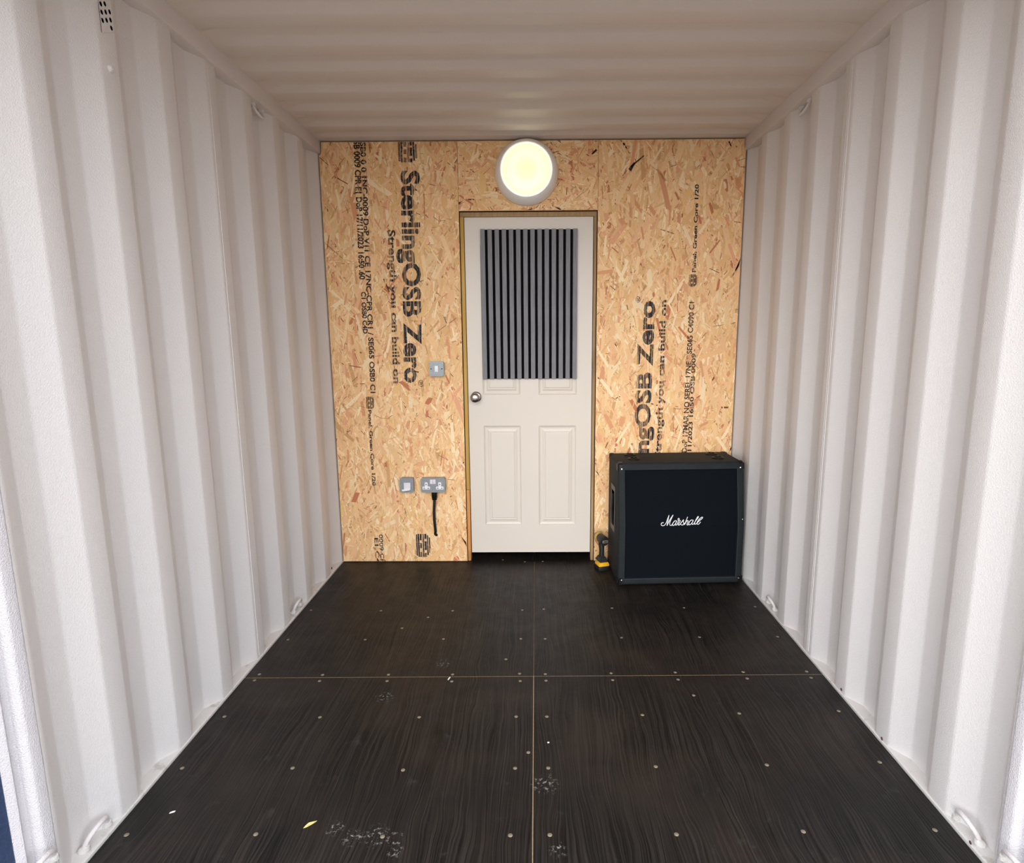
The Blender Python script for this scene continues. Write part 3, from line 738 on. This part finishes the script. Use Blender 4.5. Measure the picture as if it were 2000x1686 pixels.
for z in (.098, .112): MB().tube([(-.0205 - (.001), math.sin(q) * .016, z) for q in (-.8, -.4, 0, .4, .8)], .0014, 6).build('grip_rib', 'drill_grey', dr)
MB().rbox(.018, .034, -.007, .007, .150, .178, .004).build('trigger', 'black_plastic', dr)
hb = MB().lathe([(.020, -.066), (.029, -.060), (.031, -.045), (.031, .020), (.028, .030), (.027, .040)], (.0, 0, .206), (1, 0, 0), 24).build('motor_housing', 'drill_black', dr)
MB().lathe([(.027, -.0705), (.0315, -.062), (.0318, -.050), (.030, -.0495)], (.0, 0, .206), (1, 0, 0), 24).build('rear_cap', 'drill_black', dr)
MB().rbox(-.0735, -.069, -.021, .021, .196, .214, .002).build('vent_plate', 'drill_grey', hb)
MB().rbox(-.0742, -.0736, -.013, .013, .202, .208, .0002, 1).build('vent_slot', 'black_plastic', hb)
MB().lathe([(.029, .034), (.0335, .040), (.0335, .062), (.030, .068), (.026, .072)], (.0, 0, .206), (1, 0, 0), 24).build('clutch_collar', 'drill_tan', dr, label='tan clutch collar')
MB().lathe([(.024, .072), (.0235, .088), (.018, .100), (.010, .104), (.005, .105)], (.0, 0, .206), (1, 0, 0), 20).build('chuck', 'drill_black', dr)
MB().rbox(.056, .070, -.012, .012, .010, .032, .003).build('belt_clip', 'chrome', dr)

# ------------------------------------------------------------------ lashing rings on the wall rails
def ring_meshes(up):
    R_, Hh = .040, .044
    arc = [(-.004 + .020 * math.sin(math.pi * t_), -R_ * math.cos(math.pi * t_), up * Hh * math.sin(math.pi * t_) ** 0.8) for t_ in [i / 16 for i in range(17)]]
    a = MB().tube(arc, .0068, 10).mesh('bar'); a.materials.append(M['rail_paint'])
    out = [('bar', a)]
    for s in (-1, 1):
        b = MB().tube([(-.008, s * R_ * 1.05, -.004 * up), (.004, s * R_ * 1.02, .006 * up), (.006, s * R_, .012 * up)], [.012, .0105, .006], 10).mesh('weld_foot')
        b.materials.append(M['sill_paint']); out.append(('weld_foot', b))
    return out
RM = {1: ring_meshes(1), -1: ring_meshes(-1)}
def ring(px, py, s, up, label, dz=0.0):
    X = s * (HW + .016); p = un(px, py, 0, X)
    o = thing('lashing_ring', label, 'lashing ring', (X, p[1], .016 if up > 0 else ZR - .002), 0 if s < 0 else math.pi, 'lashing rings welded to the rails')
    o.location.z += dz
    for nm, me in RM[up]:
        q = bpy.data.objects.new(nm, me); C.objects.link(q); q.parent = o
    return o
ring(187, 1622, -1, 1, 'white lashing ring at the foot of the left wall, nearest whole one to the opening')
ring(580, 1187, -1, 1, 'small white lashing ring at the foot of the left wall near the board wall')
ring(1891, 1612, 1, 1, 'white lashing ring at the foot of the right wall, nearest whole one to the opening')
ring(1507, 1175, 1, 1, 'small white lashing ring at the foot of the right wall near the speaker cabinet')
ring(503, 217, -1, -1, 'white lashing ring hanging under the top rail of the left wall')
ring(1573, 210, 1, -1, 'white lashing ring hanging under the top rail of the right wall')

for s, px, py, nm in ((-1, 72, 1672, 'left'), (1, 1992, 1672, 'right')):
    X = s * (HW - .008); p = un(px, py, 0, X)
    o = thing('lashing_ring', 'white lashing ring on the %s corner post nearest the viewer' % nm, 'lashing ring', (X, p[1], p[2] - .050), 0 if s < 0 else math.pi, 'lashing rings welded to the rails')
    for n_, me in RM[1]:
        q = bpy.data.objects.new(n_, me); C.objects.link(q); q.parent = o

# ------------------------------------------------------------------ perforated air vent high on the left wall
vc = un(206, 38, 0, -HW)
vt = thing('air_vent', 'small perforated vent cover high on the left wall', 'vent', (-HW + .0005, vc[1] + .001, vc[2] - .045))
cells = [(0, 0), (1, 0), (0, 1), (1, 1), (2, 1), (0, 2), (1, 2), (2, 2), (2, 3)]
mb = MB(); cw, chh = .0168, .0205
for r_ in range(4):
    for c_ in range(3):
        y0 = (c_ - 1.5) * cw; z0 = (3 - r_) * chh + c_ * .0085
        q = [(y0, z0), (y0 + cw, z0), (y0 + cw, z0 + chh), (y0, z0 + chh)]
        q = [(a, b + (0 if a == y0 else .0085)) for a, b in q]
        if (c_, r_) in cells:
            cy_, cz_ = y0 + cw / 2, z0 + chh / 2 + .00425; k = 12
            sq = []
            for j in range(k):
                an = 2 * math.pi * j / k + math.pi / 4; dx_, dz_ = math.cos(an), math.sin(an); m_ = max(abs(dx_), abs(dz_))
                sq.append((cy_ + dx_ / m_ * cw / 2, cz_ + dz_ / m_ * chh / 2 + dx_ / m_ * .00425))
            ho = [(cy_ + math.cos(2 * math.pi * j / k + math.pi / 4) * .0058, cz_ + math.sin(2 * math.pi * j / k + math.pi / 4) * .0066) for j in range(k)]
            vs = [(.0022, a, b) for a, b in sq] + [(.0022, a, b) for a, b in ho] + [(.0012, a, b) for a, b in ho]
            mb.add(vs, [(j, (j + 1) % k, k + (j + 1) % k, k + j) for j in range(k)] + [(k + j, k + (j + 1) % k, 2 * k + (j + 1) % k, 2 * k + j) for j in range(k)])
        else:
            mb.add([(.0022, a, b) for a, b in q], [(0, 1, 2, 3)])
mb.build('cover', 'wall_paint', vt)
e_ = 1.5 * cw - .002
mb = MB().add([(.0008, -e_, .003), (.0008, e_, .0285 - .001), (.0008, e_, 4 * chh + .0225), (.0008, -e_, 4 * chh - .002)], [(0, 1, 2, 3)])
mb.build('hole_shade', 'void_black', vt)  # black sheet painted as the shade behind the vent holes

# rust spots on the bottom rails, and a black disc drawn for a hole
for (x, y, s, r_, m_) in ((1643, 1347, 1, .006, 'rust_dark'), (1722, 1443, 1, .006, 'rust_dark'), (648, 1110, -1, .008, 'void_black'), (1895, 1646, 1, .005, 'rust_dark')):
    p = un(x, y, 0, s * (HW - .003)); par = wall_l if s < 0 else wall_r
    MB().lathe([(r_, 0), (r_ * .8, .0008), (0, .001)], (s * (HW - .0029), p[1], max(p[2], .006)), (-s, 0, 0), 9).build('rust_hole_spot', m_, par)

# ------------------------------------------------------------------ small litter on the floor
p = un(606, 1611, 2, 0)
mb = MB(); L_ = .020
out = [(-L_, 0), (-.012, .004), (-.002, .006), (.008, .004), (L_, .001), (.009, -.003), (0, -.005), (-.011, -.003)]
mb.add([(x, y, .0022 + .0014 * math.cos(x * 160)) for x, y in out] + [(x, y, .0010 + .0014 * math.cos(x * 160)) for x, y in out], [tuple(range(8)), tuple(range(8, 16))[::-1]] + [(i, (i + 1) % 8, 8 + (i + 1) % 8, 8 + i) for i in range(8)])
lf = mb.build('dry_leaf', 'leaf_yellow', None, (p[0], p[1], -0.0003)); lf.rotation_euler = (0, 0, .7); tag(lf, 'tiny dry yellow leaf lying on the black floor', 'leaf')
for (x, y, a, sx, lab) in ((337, 1587, .5, .008, 'white paint flake on the black floor by the left wall'), (877, 1326, 1.3, .012, 'white sliver on the cross seam of the floor'), (1071, 1451, .2, .004, 'tiny white speck on the floor just right of the long seam')):
    p = un(x, y, 2, 0)
    f = MB().prism([(-sx, -.002), (sx * .6, -.003), (sx, .001), (sx * .2, .003), (-sx * .8, .002)], 2, .0004, .0018).build('paint_flake', 'flake_white', None, (p[0], p[1], 0)); f.rotation_euler = (0, 0, a)
    tag(f, lab, 'paint flake', 'white flakes on the floor')

# ------------------------------------------------------------------ ground outside
gd = MB().box(-20, 20, -26, 14, -.36, -.161).build('ground', 'concrete'); struct(gd, 'pale ground outside the opening')
